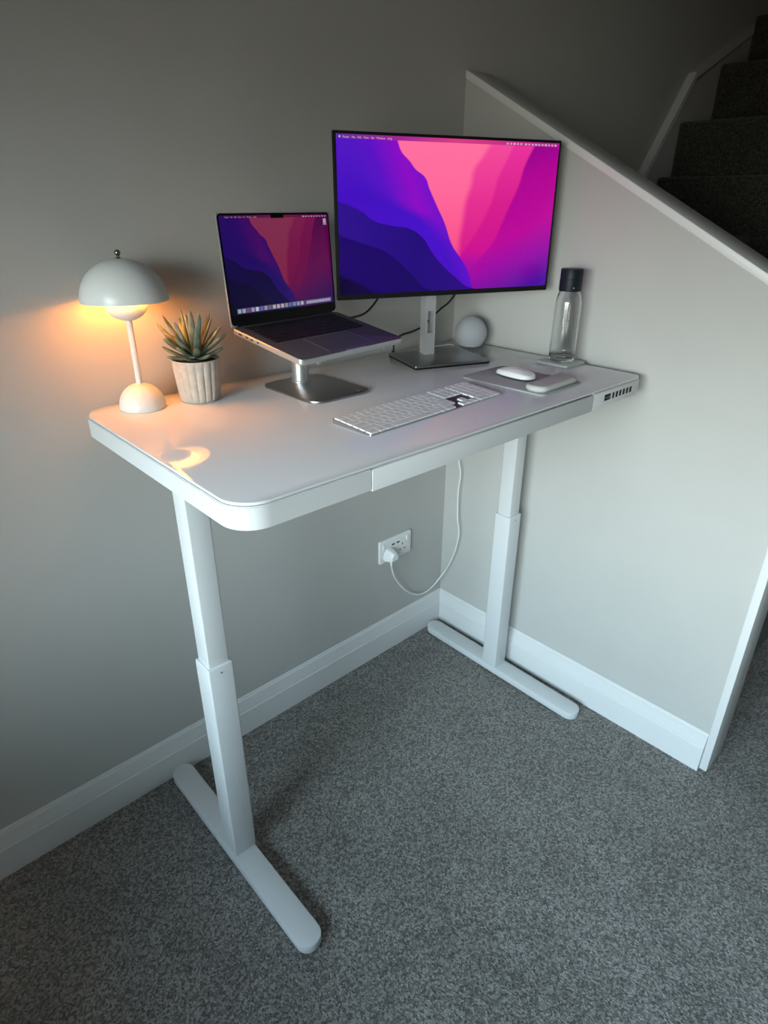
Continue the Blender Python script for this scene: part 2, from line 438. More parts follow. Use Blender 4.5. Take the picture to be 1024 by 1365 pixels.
# notch for the drawer front, inserted on the front run (between the front left and front right arcs)
i = 3*13
o = o[:i]+[(SL, -D), (SL, -D+.03), (SR, -D+.03), (SR, -D)]+o[i:]
prism(b, o, H-RIM, H)
bmesh.ops.bevel(b, geom=[e for e in b.edges if abs(e.verts[0].co.z-e.verts[1].co.z) < 1e-6], offset=.0015, segments=2, affect='EDGES')
obj('desk_frame', b, M_white, desk)
b = NB(); prism(b, rrect(-1.1975, -.0015, -D+.002, -.002, r_, 12, .029), H+.0006, Z, .0014, 2); obj('glass_top', b, M_glass, desk)
b = NB(); box(b, SL+.0018, SR-.0018, -D-.001, -D+.026, H-RIM-.002, H-.0018, .0012)
dr = obj('drawer', b, M_white, desk)
b = NB(); box(b, SL+.01, SR-.01, -D+.03, -.2, H-RIM-.012, H-RIM-.001); obj('drawer_tray', b, M_white, dr)
# control panel right of the drawer
cp = obj('control_panel', box(NB(), SR+.0012, -.0300, -D-.0006, -D+.004, H-RIM+.001, H-.0015, .0004), M_white, desk)
b = NB(); box(b, -.1905, -.1615, -D-.0012, -D+.002, H-.0265, H-.0105, .001); up_ = obj('usb_port', b, M_blackg, cp)
b = NB(); box(b, -.188, -.164, -D-.0014, -D-.001, H-.0190, H-.0180); obj('port_divider', b, M_alu, up_)
for k in range(6):
    x = -.149+.0168*k
    b = NB(); box(b, x-.0042, x+.0042, -D-.0016, -D+.002, H-.0262, H-.0112, .0008); kb = obj('height_button', b, M_blackg, cp)
mdig = mat('panel_print', (.5, .5, .5), .5)
# legs
FH = .03
def leg(x0, x1, y0, y1, fx0, fx1):
    yc = (y0+y1)/2
    b = NB(); pts = rrect(fx0, fx1, -.662, .012, (fx1-fx0)/2-.0004, 14)
    prism(b, pts, .004, FH, .002, 2)
    ft = obj('foot', b, M_white, desk)
    for yy in (-.62, -.03):
        b = NB(); lathe(b, [(0, 0), (.015, 0), (.015, .004), (0, .004)], 20, ((fx0+fx1)/2, yy))
        obj('levelling_pad', b, M_black, ft)
    b = NB(); box(b, x0, x1, y0, y1, FH, .632, .0035, 3)
    lg = obj('leg', b, M_white, desk)
    b = NB()
    lathe(b, [(0, 0), (.0022, 0), (.0022, .0012), (0, .0012)], 12)
    bmesh.ops.rotate(b, verts=b.verts, cent=(0, 0, 0), matrix=Matrix.Rotation(PI/2, 3, 'X'))
    bmesh.ops.translate(b, verts=b.verts, vec=((x0+x1)/2-.0, y0+.0002, .615))
    obj('screw', b, M_alu, lg)
    b = NB(); box(b, x0+.0055, x1-.0055, y0+.006, y1-.0055, .60, H-RIM, .003, 3); obj('inner_leg', b, M_white, lg)
    # bracket under the top
    b = NB(); box(b, x0-.004, x1+.004, y0-.20, y1+.20, H-RIM-.006, H-RIM, .001); box(b, x1-.007, x1+.006, y0-.008, y0+.004, H-RIM-.02, H-RIM-.004, .001)
    obj('bracket', b, M_white, lg)
leg(-1.1580, -1.0985, -.3590, -.2985, -1.1636, -1.1018)
leg(-.0905, -.0310, -.3400, -.2800, -.0920, -.0295)
b = NB(); box(b, -1.10, -.09, -.35, -.28, H-RIM-.03, H-RIM-.001, .002); obj('crossbeam', b, M_white, desk)

# ------------------------------------------------------------------ table lamp
def dome(bm, R0, Hh, z0, th=.0012, n=64, m=20, hole=0.):
    out = [(R0*math.cos(t), z0+Hh*math.sin(t)) for t in [PI/2*k/m for k in range(m+1)]]
    inn = [((R0-th)*math.cos(t), z0+(Hh-th)*math.sin(t)) for t in [PI/2*k/m for k in range(m, -1, -1)]]
    out[-1] = (hole, out[-1][1]); inn[0] = (hole, inn[0][1])
    lathe(bm, out+inn+[out[0]], n); bmesh.ops.remove_doubles(bm, verts=bm.verts, dist=1e-6); return bm
LP = W(-1.0865, -.062)
lamp = empty('table_lamp', LP)
tag(lamp, 'white table lamp with mushroom dome shade, lit, at the left end of the desk', 'lamp')
b = NB(); lathe(b, [(0, 0), (.046, 0), (.0475, .0015), (.0478, .004)]+[(.0478*math.cos(t), .004+.049*math.sin(t)) for t in [PI/2*k/18 for k in range(1, 18)]]+[(0, .053)], 64)
obj('lamp_base', b, M_lamp, lamp)
b = NB(); lathe(b, [(0, .050), (.0062, .050), (.0062, .186), (0, .186)], 24); obj('stem', b, M_lamp, lamp)
# lower reflector bowl, open at the top
b = NB()
bo = [(.041*math.sin(t), .2135-.032*math.cos(t)) for t in [PI/2*k/14 for k in range(15)]]
bi = [(.0396*math.sin(t), .2135-.0305*math.cos(t)) for t in [PI/2*k/14 for k in range(14, -1, -1)]]
lathe(b, bo+bi, 56); obj('reflector', b, M_lining, lamp)
b = NB(); dome(b, .0845, .079, .2205); sh = obj('lamp_shade', b, M_lamp, lamp)
b = NB(); dome(b, .0830, .0775, .2207, .0004); obj('shade_lining', b, M_lining, sh)
b = NB(); lathe(b, [(0, .298), (.006, .2985), (.0065, .3), (.003, .3015), (.0025, .304)]+[(.0058*math.sin(t), .3095-.0058*math.cos(t)) for t in [PI*k/12 for k in range(1, 12)]]+[(0, .3153)], 24)
obj('finial', b, M_knob, sh)
b = NB(); lathe(b, [(.002, .184), (.002, .296)], 8)
for k in range(3):
    a = 2*PI*k/3+.3
    tube(b, [(.034*math.cos(a), .034*math.sin(a), .208), (.045*math.cos(a), .045*math.sin(a), .262)], .0012, 6, 0)
obj('support_rod', b, M_lamp, lamp)
M_bulb = emit_mat('warm_bulb', (1., .37, .04), 42)
b = NB(); lathe(b, [(0, .2330), (.030, .2325), (.048, .2310), (.0530, .2290), (.0535, .2305), (.048, .2330), (.03, .2345), (0, .235)], 56)
bulb = obj('light_diffuser', b, M_bulb, lamp)
def light(name, typ, loc, energy, col, parent=None, **k):
    l = bpy.data.lights.new(name, typ); l.energy = energy; l.color = col
    for a, q in k.items(): setattr(l, a, q)
    o = bpy.data.objects.new(name, l); COL.objects.link(o); o.location = loc
    if parent: o.parent = parent
    return o

# ------------------------------------------------------------------ potted succulent
PP = W(-.9645, -.087)
pot = empty('potted_succulent', PP)
tag(pot, 'spiky green succulent in a fluted cream pot between lamp and laptop', 'plant')
b = NB(); n = 144
def potr(z, k, base):
    a = 2*PI*k/n*18
    fl = -.0026*abs(math.sin(a/2))**.7 if .006 < z < .089 else 0
    return base-(.0026*(1-abs(math.sin(a/2))**.6) if .006 < z < .0885 else .0008)
levels = [(.0, .036), (.001, .0405), (.004, .0425), (.0065, .0435), (.02, .0455), (.045, .048), (.07, .0500), (.086, .0512), (.0888, .0518), (.0915, .0520), (.0925, .0512)]
rings = []
for z, r in levels:
    rings.append([b.verts.new((potr(z, k, r)*math.cos(2*PI*k/n), potr(z, k, r)*math.sin(2*PI*k/n), z)) for k in range(n)])
for z, r in ((.0925, .0488), (.09, .0482), (.081, .0475)):
    rings.append([b.verts.new((r*math.cos(2*PI*k/n), r*math.sin(2*PI*k/n), z)) for k in range(n)])
for p, q in zip(rings, rings[1:]):
    for k in range(n): b.faces.new((p[k], q[k], q[(k+1) % n], p[(k+1) % n]))
b.faces.new(rings[0]); b.faces.new(rings[-1][::-1])
obj('pot', b, M_pot, pot)
b = NB(); lathe(b, [(0, .080), (.0478, .080), (.0478, .084), (.02, .087), (0, .088)], 40); obj('soil', b, M_soil, pot)
b = NB()
def leafm(b, az, el, ln, wd, curl, base):
    d = Vector((math.cos(az)*math.cos(el), math.sin(az)*math.cos(el), math.sin(el)))
    side = Vector((-math.sin(az), math.cos(az), 0)); m_ = 14; rr = []
    lean = rng.uniform(-.10, .10)
    cen = lambda t: base+d*ln*t+Vector((0, 0, 1))*curl*ln*t*t+side*lean*ln*t*t
    for k in range(m_+1):
        t = k/m_; c = cen(t); tg = (cen(t+.01)-cen(t-.01)).normalized(); nr = tg.cross(side).normalized(); sd = nr.cross(tg)
        w_ = wd*(.62+.75*t) if t < .5 else wd*(.995*math.sqrt(max(0, 1-((t-.5)/.505)**3.0)))
        w_ = max(w_, wd*.06)
        rr.append([b.verts.new(c+sd*w_*math.cos(2*PI*j/12)+nr*w_*(.62 if math.sin(2*PI*j/12) > 0 else .45)*math.sin(2*PI*j/12)) for j in range(12)])
    for p, q in zip(rr, rr[1:]):
        for j in range(12): b.faces.new((p[j], q[j], q[(j+1) % 12], p[(j+1) % 12]))
    b.faces.new(rr[0]); b.faces.new(rr[-1][::-1])
for tier, (cnt, el, ln, z) in enumerate(((8, 6, .062, .092), (9, 22, .070, .097), (8, 38, .078, .101), (6, 56, .082, .105), (4, 76, .076, .108))):
    for k in range(cnt):
        az = 2*PI*(k+.45*tier)/cnt+rng.uniform(-.2, .2)
        leafm(b, az, R(el+rng.uniform(-7, 7)), ln*rng.uniform(.78, 1.0), rng.uniform(.0066, .0084)*(1 if tier < 3 else .8), .20+rng.uniform(-.06, .14), Vector((.009*math.cos(az), .009*math.sin(az), z)))
tube(b, [(0, 0, .085), (0, 0, .115)], .014, 10, 0)
obj('foliage', b, M_leaf, pot)

# ------------------------------------------------------------------ wallpaper screens
def screen_plane(bm, x0, x1, z0, z1, y, r=0.):
    pts = rrect(x0, x1, z0, z1, r, 6) if r else [(x0, z0), (x1, z0), (x1, z1), (x0, z1)]
    f = bm.faces.new([bm.verts.new((p, y, q)) for p, q in pts])
    uvl = bm.loops.layers.uv.new('UVMap')
    for l in f.loops: l[uvl].uv = ((l.vert.co.x-x0)/(x1-x0), (z1-l.vert.co.z)/(z1-z0))
    return bm
def screen_obj(name, bm, m, parent):
    me = bpy.data.meshes.new(name); bm.to_mesh(me); bm.free(); me.materials.append(m)
    o = bpy.data.objects.new(name, me); COL.objects.link(o); o.parent = parent; return o

# monitor: origin at the foot of the post, faces local -Y
MYAW = -.3581
MC = Vector((-.3337, -.2653, 1.496))                 # centre of the panel front (world)
bh = Vector((math.sin(-MYAW), math.cos(MYAW), 0))    # unit vector behind the panel
mb = MC+bh*.115; mb.z = Z
mon = empty('monitor', mb, (0, 0, MYAW))
tag(mon, 'large black bezel monitor on a silver stand showing a pink and violet wallpaper', 'monitor')
PW_, PH_ = .610, .3585
hz = MC.z-Z
tl = R(-.8)
b = NB(); box(b, -PW_/2, PW_/2, 0, .010, -PH_/2, PH_/2, .0018, 2)
hs = obj('housing', b, M_black, mon, (0, -.115, hz), (tl, 0, 0))
b = NB(); box(b, -.24, .24, .0095, .034, -.13, .13, .010, 3)
obj('back_cover', b, M_silver2, hs)
b = NB(); screen_plane(b, -PW_/2+.0065, PW_/2-.0065, -PH_/2+.0125, PH_/2-.0065, -.0006)
M_wp = wallpaper_mat('monitor_wallpaper', 1.0)
scr = screen_obj('screen', b, M_wp, hs)
M_txt = emit_mat('menu_text', (.75, .55, .8), .40)
sx0, sx1, sz1 = -PW_/2+.0065, PW_/2-.0065, PH_/2-.0065
tx = text_mesh('menu_text', 'Finder   File   Edit   View   Go   Window   Help', .0062, M_txt, hs, (sx0+.016, -.0008, sz1-.0078), (PI/2, 0, 0))
b = NB(); lathe(b, [(0, 0), (.0022, 0), (.0022, .0002), (0, .0002)], 14)
bmesh.ops.rotate(b, verts=b.verts, cent=(0, 0, 0), matrix=Matrix.Rotation(PI/2, 3, 'X')); bmesh.ops.translate(b, verts=b.verts, vec=(sx0+.0085, -.0008, sz1-.0053))
obj('menu_icon', b, M_txt, hs)
b = NB()
for k in range(15):
    x = sx1-.012-.0098*k-(.004 if k > 9 else 0); w_ = .0024 if k % 3 else .0034
    box(b, x-w_, x+w_, -.0009, -.0007, sz1-.0073, sz1-.0034)
obj('status_icons', b, M_txt, hs, smooth=False)
# post with cable slot
b = NB(); pw, pd = .0155, .016
ztop = hz+.05
for a in ((-pw, pw, -pd, pd, .010, .070), (-pw, pw, -pd, pd, .130, ztop)): box(b, *a)
box(b, -pw, -pw+.007, -pd, pd, .070, .130); box(b, pw-.004, pw, -pd, pd, .070, .130)
obj('post', b, M_silver, mon, smooth=False)
b = NB(); box(b, -.05, .05, -.088, -pd+.002, hz-.05, hz+.05, .004); obj('mount', b, M_silver2, mon)
cb = Vector((-.27, -.166)); q = RZ @ Vector((cb.x, cb.y, 0))+DL
lc = Matrix.Rotation(-MYAW, 3, 'Z') @ (Vector((q.x, q.y, 0))-Vector((mb.x, mb.y, 0)))
bw, bd = .1145, .0925
b = NB(); prism(b, rrect(lc.x-bw, lc.x+bw, lc.y-bd, lc.y+bd, .003, 3), .0045, .0105, .0012, 2); bs = obj('stand_base', b, M_alu, mon)
b = NB(); prism(b, rrect(lc.x-bw+.001, lc.x+bw-.001, lc.y-bd+.001, lc.y+bd-.001, .003, 3), .0, .0045); obj('rubber_underside', b, M_black, bs)

# ------------------------------------------------------------------ laptop on its riser
LC = Vector((-.777, -.1693, 1.2916)); LYAW, LTILT, LLID = .0974, .1664, -.075
LW, LD = .3126, .2212
lap = empty('laptop', LC, (0, 0, LYAW))
tag(lap, 'open grey laptop with dark violet wallpaper raised on the aluminium riser', 'laptop')
th = .0125
b = NB(); prism(b, rrect(-LW/2, LW/2, -LD, 0, .011, 6), -th, -.0, .0022, 3)
base = obj('laptop_base', b, M_alud, lap, (0, 0, 0), (LTILT, 0, 0))
base.data.materials.append(M_silver2)
for p in base.data.polygons:
    if p.normal.z < .9: p.material_index = 1
b = NB(); box(b, -.1335, .1335, -.118, -.012, .0001, .0004); obj('keyboard_well', b, M_black, base, smooth=False)
b = NB()
for r_i in range(6):
    nk = 14; y = -.0165-.0172*r_i-(0 if r_i else -.001); hh = .0145 if r_i else .009
    for k in range(nk):
        x = -.1315+.263*(k+.5)/nk
        if r_i == 5 and 4 <= k <= 8: continue
        box(b, x-.0083, x+.0083, y-hh/2-.005, y+hh/2-.005, .0004, .0012)
    if r_i == 5: box(b, -.1315+.263*4/nk+.001, -.1315+.263*9/nk-.001, y-hh/2-.005, y+hh/2-.005, .0004, .0012)
obj('keys', b, M_bkey, base, smooth=False)
b = NB(); box(b, -.065, .065, -.206, -.126, .0001, .0004, .0001, 1); obj('trackpad', b, M_alud, base)
b = NB(); box(b, -.0665, -.0652, -.2065, -.1255, .0001, .0003); box(b, .0652, .0665, -.2065, -.1255, .0001, .0003); box(b, -.0665, .0665, -.1255, -.1245, .0001, .0003)
obj('trackpad_groove', b, M_silver2, base, smooth=False)
b = NB()
for y, w_ in ((-.030, .006), (-.052, .0045), (-.068, .0045), (-.088, .003)): box(b, -LW/2-.0002, -LW/2+.002, y-w_, y+w_, -.0075, -.0045)
obj('side_port', b, M_dark, base, smooth=False)
b = NB(); box(b, -.03, .03, -LD-.0002, -LD+.006, -.004, .0002, .0012); obj('lid_notch', b, M_silver2, base)
# lid
b = NB(); box(b, -LW/2, LW/2, 0, .0045, .0, LD, .0015)
ld = obj('lid', b, M_silver2, lap, (0, 0, 0), (LLID, 0, 0))
b = NB(); pts = rrect(-LW/2+.0012, LW/2-.0012, .002, LD-.0012, .009, 6)
fcs = [b.verts.new((x, -.0004, z)) for x, z in pts]; b.faces.new(fcs)
bz = obj('bezel', b, M_blackg, ld, smooth=False)
b = NB(); ax0, ax1, az0, az1 = -.151, .151, .022, LD-.0050
screen_plane(b, ax0, ax1, az0, az1, -.0008, .004)
M_wp2 = wallpaper_mat('laptop_wallpaper', .21, (.95, .72, .95))
ls = screen_obj('screen', b, M_wp2, ld)
b = NB(); box(b, -.018, .018, -.0012, -.0008, az1-.0062, az1+.001, .0003); obj('camera_notch', b, M_blackg, ld)
M_txt2 = emit_mat('laptop_menu_text', (.6, .4, .6), .25)
text_mesh('menu_text', 'Finder   File   Edit   View   Go   Window   Help', .0042, M_txt2, ld, (ax0+.014, -.0011, az1-.0048), (PI/2, 0, 0))
b = NB()
for k in range(9):
    x = ax1-.008-.0085*k; box(b, x-.0024, x+.0024, -.0012, -.0010, az1-.0046, az1-.0022)
obj('status_icons', b, M_txt2, ld, smooth=False)
# drive icon top right
b = NB(); box(b, ax1-.0155, ax1-.0065, -.0012, -.0010, az1-.0190, az1-.0085, .0001); box(b, ax1-.0165, ax1-.0055, -.0012, -.0010, az1-.0215, az1-.0200)
obj('drive_icon', b, emit_mat('drive_icon', (.5, .5, .6), .35), ld, smooth=False)
dock_cols = [(.35, .5, .7), (.5, .45, .5), (.2, .1, .25), (.45, .4, .6), (.7, .7, .75), (.12, .15, .6), (.4, .4, .45), (.2, .15, .3), (.6, .55, .6), (.65, .5, .55), (.7, .5, .55), (.35, .35, .4), (.15, .2, .45), (.2, .35, .6), (.3, .45, .6), (.6, .6, .7)]
dk = NB(); box(dk, -.137, .143, -.0010, -.0009, az0+.0030, az0+.0135, .00004, 1); obj('dock', dk, emit_mat('dock_strip', (.12, .08, .22), .25), ld, smooth=False)
for k, c in enumerate(dock_cols):
    x = -.131+.0119*k; bb = NB(); pts = rrect(x-.0042, x+.0042, az0+.0042, az0+.0124, .0018, 3)
    bb.faces.new([bb.verts.new((p, -.0012, q)) for p, q in pts])
    obj('dock_icon', bb, emit_mat('dock_icon_%d' % k, c, .32), ld, smooth=False)
b = NB()
for k in range(8):
    x = .0655+.0098*k; pts = rrect(x-.0046, x+.0046, az0+.0048, az0+.0112, .001, 2)
    b.faces.new([b.verts.new((p, -.0012, q)) for p, q in pts])
obj('dock_windows', b, emit_mat('dock_windows', (.5, .42, .62), .32), ld, smooth=False)
b = NB(); tube(b, [(-.14, .002, -.001), (.14, .002, -.001)], .0042, 10, 0); obj('hinge', b, M_black, lap)

# riser: square foot, round column, cradle under the laptop
sp = W(-.718, -.186)
rs = empty('laptop_riser', sp, (0, 0, DYAW))
tag(rs, 'aluminium laptop riser with round column and rounded square foot', 'laptop stand')
b = NB(); prism(b, rrect(-.0865, .0865, -.1150, .1080, .034, 10), .0006, .0062, .0012, 2); rb = obj('riser_foot', b, M_alu, rs)
b = NB(); lathe(b, [(0, 0), (.0035, 0), (.0035, .0003), (0, .0003)], 16); obj('badge', b, M_silver, rb, (.052, -.098, .0062))
lz = LC.z-Z
b = NB(); lathe(b, [(0, .006), (.0235, .006), (.0235, .0085), (.0205, .0095), (.0205, lz-.022), (.018, lz-.020), (0, lz-.020)], 40, (.005, .066)); obj('column', b, M_silver2, rs)
# cradle in laptop base frame (child of riser, expressed in world then localised)
b = NB()
for s in (-1, 1):
    tube(b, [(0, .01, -.022), (s*.03, -.02, -.0175), (s*.075, -.09, -.0175), (s*.095, -.17, -.0175), (s*.098, -.212, -.0175)], .0046, 10, 6)
box(b, -.04, .04, -.05, .035, -.0235, -.0130, .003)
MB_ = Matrix.Translation(LC) @ Matrix.Rotation(LYAW, 4, 'Z') @ Matrix.Rotation(LTILT, 4, 'X')
MR_ = (Matrix.Translation(Vector(sp)) @ Matrix.Rotation(DYAW, 4, 'Z')).inverted()
bmesh.ops.transform(b, matrix=MR_ @ MB_, verts=b.verts)
cd = obj('cradle', b, M_silver2, rs)

# ------------------------------------------------------------------ keyboard
kc = RZ @ Vector((-.6405, -.469, 0))+DL
kc.z = Z
# fitted from its corners: slight turn
kb = empty('keyboard', kc, (0, 0, DYAW+.040))
tag(kb, 'slim white full size keyboard with number pad on the desk', 'keyboard')
KW, KD = .4187, .1149
b = NB(); prism(b, rrect(-KW/2, KW/2, -KD/2, KD/2, .006, 5), 0, 1)
for v_ in b.verts:
    t = (v_.co.y+KD/2)/KD
    v_.co.z = (.0005 if v_.co.z < .5 else .0042+.0068*t)
bmesh.ops.bevel(b, geom=[e for e in b.edges if abs(e.verts[0].co.z-e.verts[1].co.z) < .0075 and (e.verts[0].co-e.verts[1].co).length > .0005 and not (abs(e.verts[0].co.x-e.verts[1].co.x) < 1e-6 and abs(e.verts[0].co.y-e.verts[1].co.y) < 1e-6)], offset=.0006, segments=1, affect='EDGES')
obj('keyboard_body', b, M_keysil, kb)
U_ = .01905
keys = []
def row(r, items, x=0.):
    for w_ in items:
        if w_ > 0: keys.append((x, r, w_, 1)); x += w_
        else: x += -w_
row(0, [1]*12+[1.0, 1.5]); row(1, [1]*13+[1.5]); row(2, [1.5]+[1]*13)
row(3, [1.75]+[1]*11+[1.75]); row(4, [2.25]+[1]*10+[2.25]); row(5, [1.25, 1, 1.25, 6.5-.25, 1.25, 1, 1.5])
for r in (0, 1, 2): row(r, [1, 1, 1], 14.68)
row(4, [1], 15.68); row(5, [1, 1, 1], 14.68)
for r in (0, 1, 2, 3): row(r, [1, 1, 1, 1], 17.86)
row(4, [1, 1, 1], 17.86); keys.append((20.86, 4, 1, 2)); row(5, [2, 1], 17.86)
TOTW = 21.86
ux = (KW-.0055)/TOTW
rowy = [KD/2-.0022]; rh = [.0178]*6
uy = (KD-.0050)/6
def keymesh(bm, k):
    x, r, w_, hgt = k
    g = .0011
    x0 = -KW/2+.00275+x*ux+g; x1 = -KW/2+.00275+(x+w_)*ux-g
    y1 = KD/2-.0025-r*uy-g; y0 = KD/2-.0025-(r+hgt)*uy+g
    n0 = len(bm.verts)
    pts = rrect(x0, x1, y0, y1, .0016, 3)
    lo = [bm.verts.new((p, q, .0042+.0068*(q+KD/2)/KD)) for p, q in pts]
    hi = [bm.verts.new((p*1.0, q, .0042+.0068*(q+KD/2)/KD+.0017)) for p, q in pts]
    bm.faces.new(hi)
    for i_ in range(len(pts)): j_ = (i_+1) % len(pts); bm.faces.new((lo[i_], lo[j_], hi[j_], hi[i_]))
keys.sort(key=lambda k: (k[0] > 17.5, k[0] > 14.5, -k[1], k[0]))
far = NB()
for i_, k in enumerate(keys):
    if i_ < 100:
        b = NB(); keymesh(b, k); obj('key', b, M_key, kb, smooth=False)
    else: keymesh(far, k)
tag(obj('key', far, M_key, kb, smooth=False), kind='stuff')

# ------------------------------------------------------------------ mouse mat, wrist rest, mouse
pc = W(-.2875, -.4655)
pad = empty('mouse_pad', pc, (0, 0, DYAW+.03))
tag(pad, 'grey fabric mouse pad with padded wrist rest, right of the keyboard', 'mouse pad')
b = NB(); prism(b, rrect(-.088, .088, -.122, .122, .016, 8), .0003, .0045, .0012, 2); obj('mat', b, M_pad, pad)
b = NB(); prism(b, rrect(-.083, .083, -.118, -.058, .026, 10), .0040, .0190, .0085, 5); obj('wrist_rest', b, M_rest, pad)
mp_ = W(-.2865, -.4480, Z+.0045)
ms = empty('computer_mouse', mp_, (0, 0, DYAW+.03-.10))
tag(ms, 'white low profile mouse lying on the grey mouse pad', 'mouse')
b = NB()
n = 40; lay = []
def sup(t, a, c, e=2.6):
    ct, s_ = math.cos(t), math.sin(t)
    return (a*abs(ct)**(2/e)*(1 if ct >= 0 else -1), c*abs(s_)**(2/e)*(1 if s_ >= 0 else -1))
for f_, zf in ((.80, .0030), (.90, .0050), (1.0, .0068), (.99, .0082)):
    lay.append([(sup(2*PI*k/n, .0285*f_, .0565*f_), zf) for k in range(n)])
def topz(x, y): 
    t = 1-(y/.0565)**2*.92; s_ = 1-(x/.0285)**2*.55
    return .0082+.0175*max(t, 0)**.7*max(s_, 0)**.9
for f_ in (.95, .88, .76, .6, .42, .22):
    lay.append([((lambda p: (p, topz(*p)))(sup(2*PI*k/n, .0285*f_, .0565*f_))) for k in range(n)])
rings = [[b.verts.new((p[0], p[1], z)) for p, z in L_] for L_ in lay]
for p, q in zip(rings, rings[1:]):
    for k in range(n): b.faces.new((p[k], p[(k+1) % n], q[(k+1) % n], q[k]))
c_ = b.verts.new((0, 0, topz(0, 0)))
for k in range(n): b.faces.new((rings[-1][k], rings[-1][(k+1) % n], c_))
b.faces.new(rings[0])
mo = obj('mouse_shell', b, M_mouse, ms, ang=60)
b = NB()
rr = [[b.verts.new((*sup(2*PI*k/n, .0285*f_, .0565*f_), z)) for k in range(n)] for f_, z in ((.80, .0002), (.90, .0010), (.985, .0040), (1.004, .0066), (.9, .0066))]
for p, q in zip(rr, rr[1:]):
    for k in range(n): b.faces.new((p[k], p[(k+1) % n], q[(k+1) % n], q[k]))
b.faces.new(rr[0]); b.faces.new(rr[-1])
obj('mouse_base', b, M_alu, ms)

# ------------------------------------------------------------------ coaster and bottle
cc = W(-.049, -.4245)
b = NB(); prism(b, rrect(-.046, .046, -.049, .049, .006, 4), .0004, .0085, .0018, 2)
co = obj('coaster', b, M_coaster, None, cc, (0, 0, DYAW)); tag(co, 'square grey coaster under the clear bottle', 'coaster')
bt = empty('water_bottle', W(-.0440, -.4215, Z+.0085))
tag(bt, 'clear glass water bottle with a dark navy lid on the coaster', 'bottle')
outp = [(0, .0012), (.020, .0006), (.0300, .0), (.0335, .0025), (.0348, .007), (.0352, .02), (.0350, .09), (.0346, .140), (.0338, .155), (.0315, .168), (.0280, .178), (.0258, .183), (.0250, .188), (.0250, .200)]
inp = [(.0232, .200), (.0232, .187), (.0240, .182), (.0262, .1765), (.0297, .1665), (.0320, .154), (.0328, .140), (.0332, .09), (.0333, .022), (.0322, .0125), (.0285, .0085), (.015, .0075), (0, .0070)]
b = NB(); lathe(b, outp+inp, 72); obj('bottle_glass', b, M_bottle, bt, ang=50)
b = NB(); lathe(b, [(0, .186), (.0256, .186), (.0288, .1835), (.0292, .186), (.0292, .212), (.0284, .2125), (.0284, .2145), (.0290, .215), (.0288, .236), (.0275, .2385), (0, .2392)], 64)
cp_ = obj('lid', b, M_navy, bt)
b = NB(); lathe(b, [(0, 0), (.0016, 0), (.0016, .0006), (0, .0006)], 12)
bmesh.ops.rotate(b, verts=b.verts, cent=(0, 0, 0), matrix=Matrix.Rotation(PI/2, 3, 'X')); obj('lid_dot', b, M_silver, cp_, (-.0195, -.0217, .193), (0, 0, -.73))

# ------------------------------------------------------------------ round smart speaker
ec = W(-.055, -.0995)
sp_ = empty('smart_speaker', ec)
tag(sp_, 'round grey fabric smart speaker in the desk corner behind the monitor', 'speaker')
b = NB(); Rr = .050; cz_ = .0405
t0 = -math.asin(.62)
lathe(b, [(Rr*math.cos(t), cz_+Rr*math.sin(t)) for t in [t0+(PI/2-t0)*k/30 for k in range(30)]]+[(0, cz_+Rr)], 72)
obj('fabric_shell', b, M_echo, sp_)
b = NB(); lathe(b, [(0, .0005), (.027, .0005), (.0295, .0015)]+[((Rr+.0003)*math.cos(t), cz_+(Rr+.0003)*math.sin(t)) for t in [-.86+(t0+.86)*k/6 for k in range(7)]], 72)
b2 = obj('speaker_base', b, M_echob, sp_)

# ------------------------------------------------------------------ wall socket, plug, cables
so = empty('wall_socket', (-.2625, 0, .4285))
tag(so, 'white double wall socket with two USB ports on the back wall', 'socket')
b = NB(); prism(b, rrect(-.0775, .0775, -.0450, .0450, .006, 5), .0, .009, .0025, 3)
bmesh.ops.rotate(b, verts=b.verts, cent=(0, 0, 0), matrix=Matrix.Rotation(PI/2, 3, 'X'))
fp = obj('faceplate', b, M_socket, so)
for x in (-.058, .058):
    b = NB(); box(b, x-.006, x+.006, -.0125, -.0085, .010, .032, .001)
    for v_ in b.verts:
        if v_.co.z > .022: v_.co.y += .0015
    obj('rocker_switch', b, M_socket, fp)
for x in (-.012, .012):
    b = NB(); box(b, x-.007, x+.007, -.0093, -.0085, .014, .020); obj('usb_port', b, M_dark, fp, smooth=False)
for x in (.034,):
    b = NB(); box(b, x-.002, x+.002, -.0093, -.0088, -.001, .007); box(b, x-.0145, x-.008, -.0093, -.0088, -.020, -.016); box(b, x+.008, x+.0145, -.0093, -.0088, -.020, -.016)
    obj('pin_slots', b, M_dark, fp, smooth=False)
b = NB()
for x in (-.068, .068):
    lathe(b, [(0, 0), (.0025, 0), (.0025, .0006), (0, .0006)], 12, (x, 0))
bmesh.ops.rotate(b, verts=b.verts, cent=(0, 0, 0), matrix=Matrix.Rotation(PI/2, 3, 'X'))
bmesh.ops.translate(b, verts=b.verts, vec=(0, -.009, -.005))
obj('screws', b, M_silver2, fp)

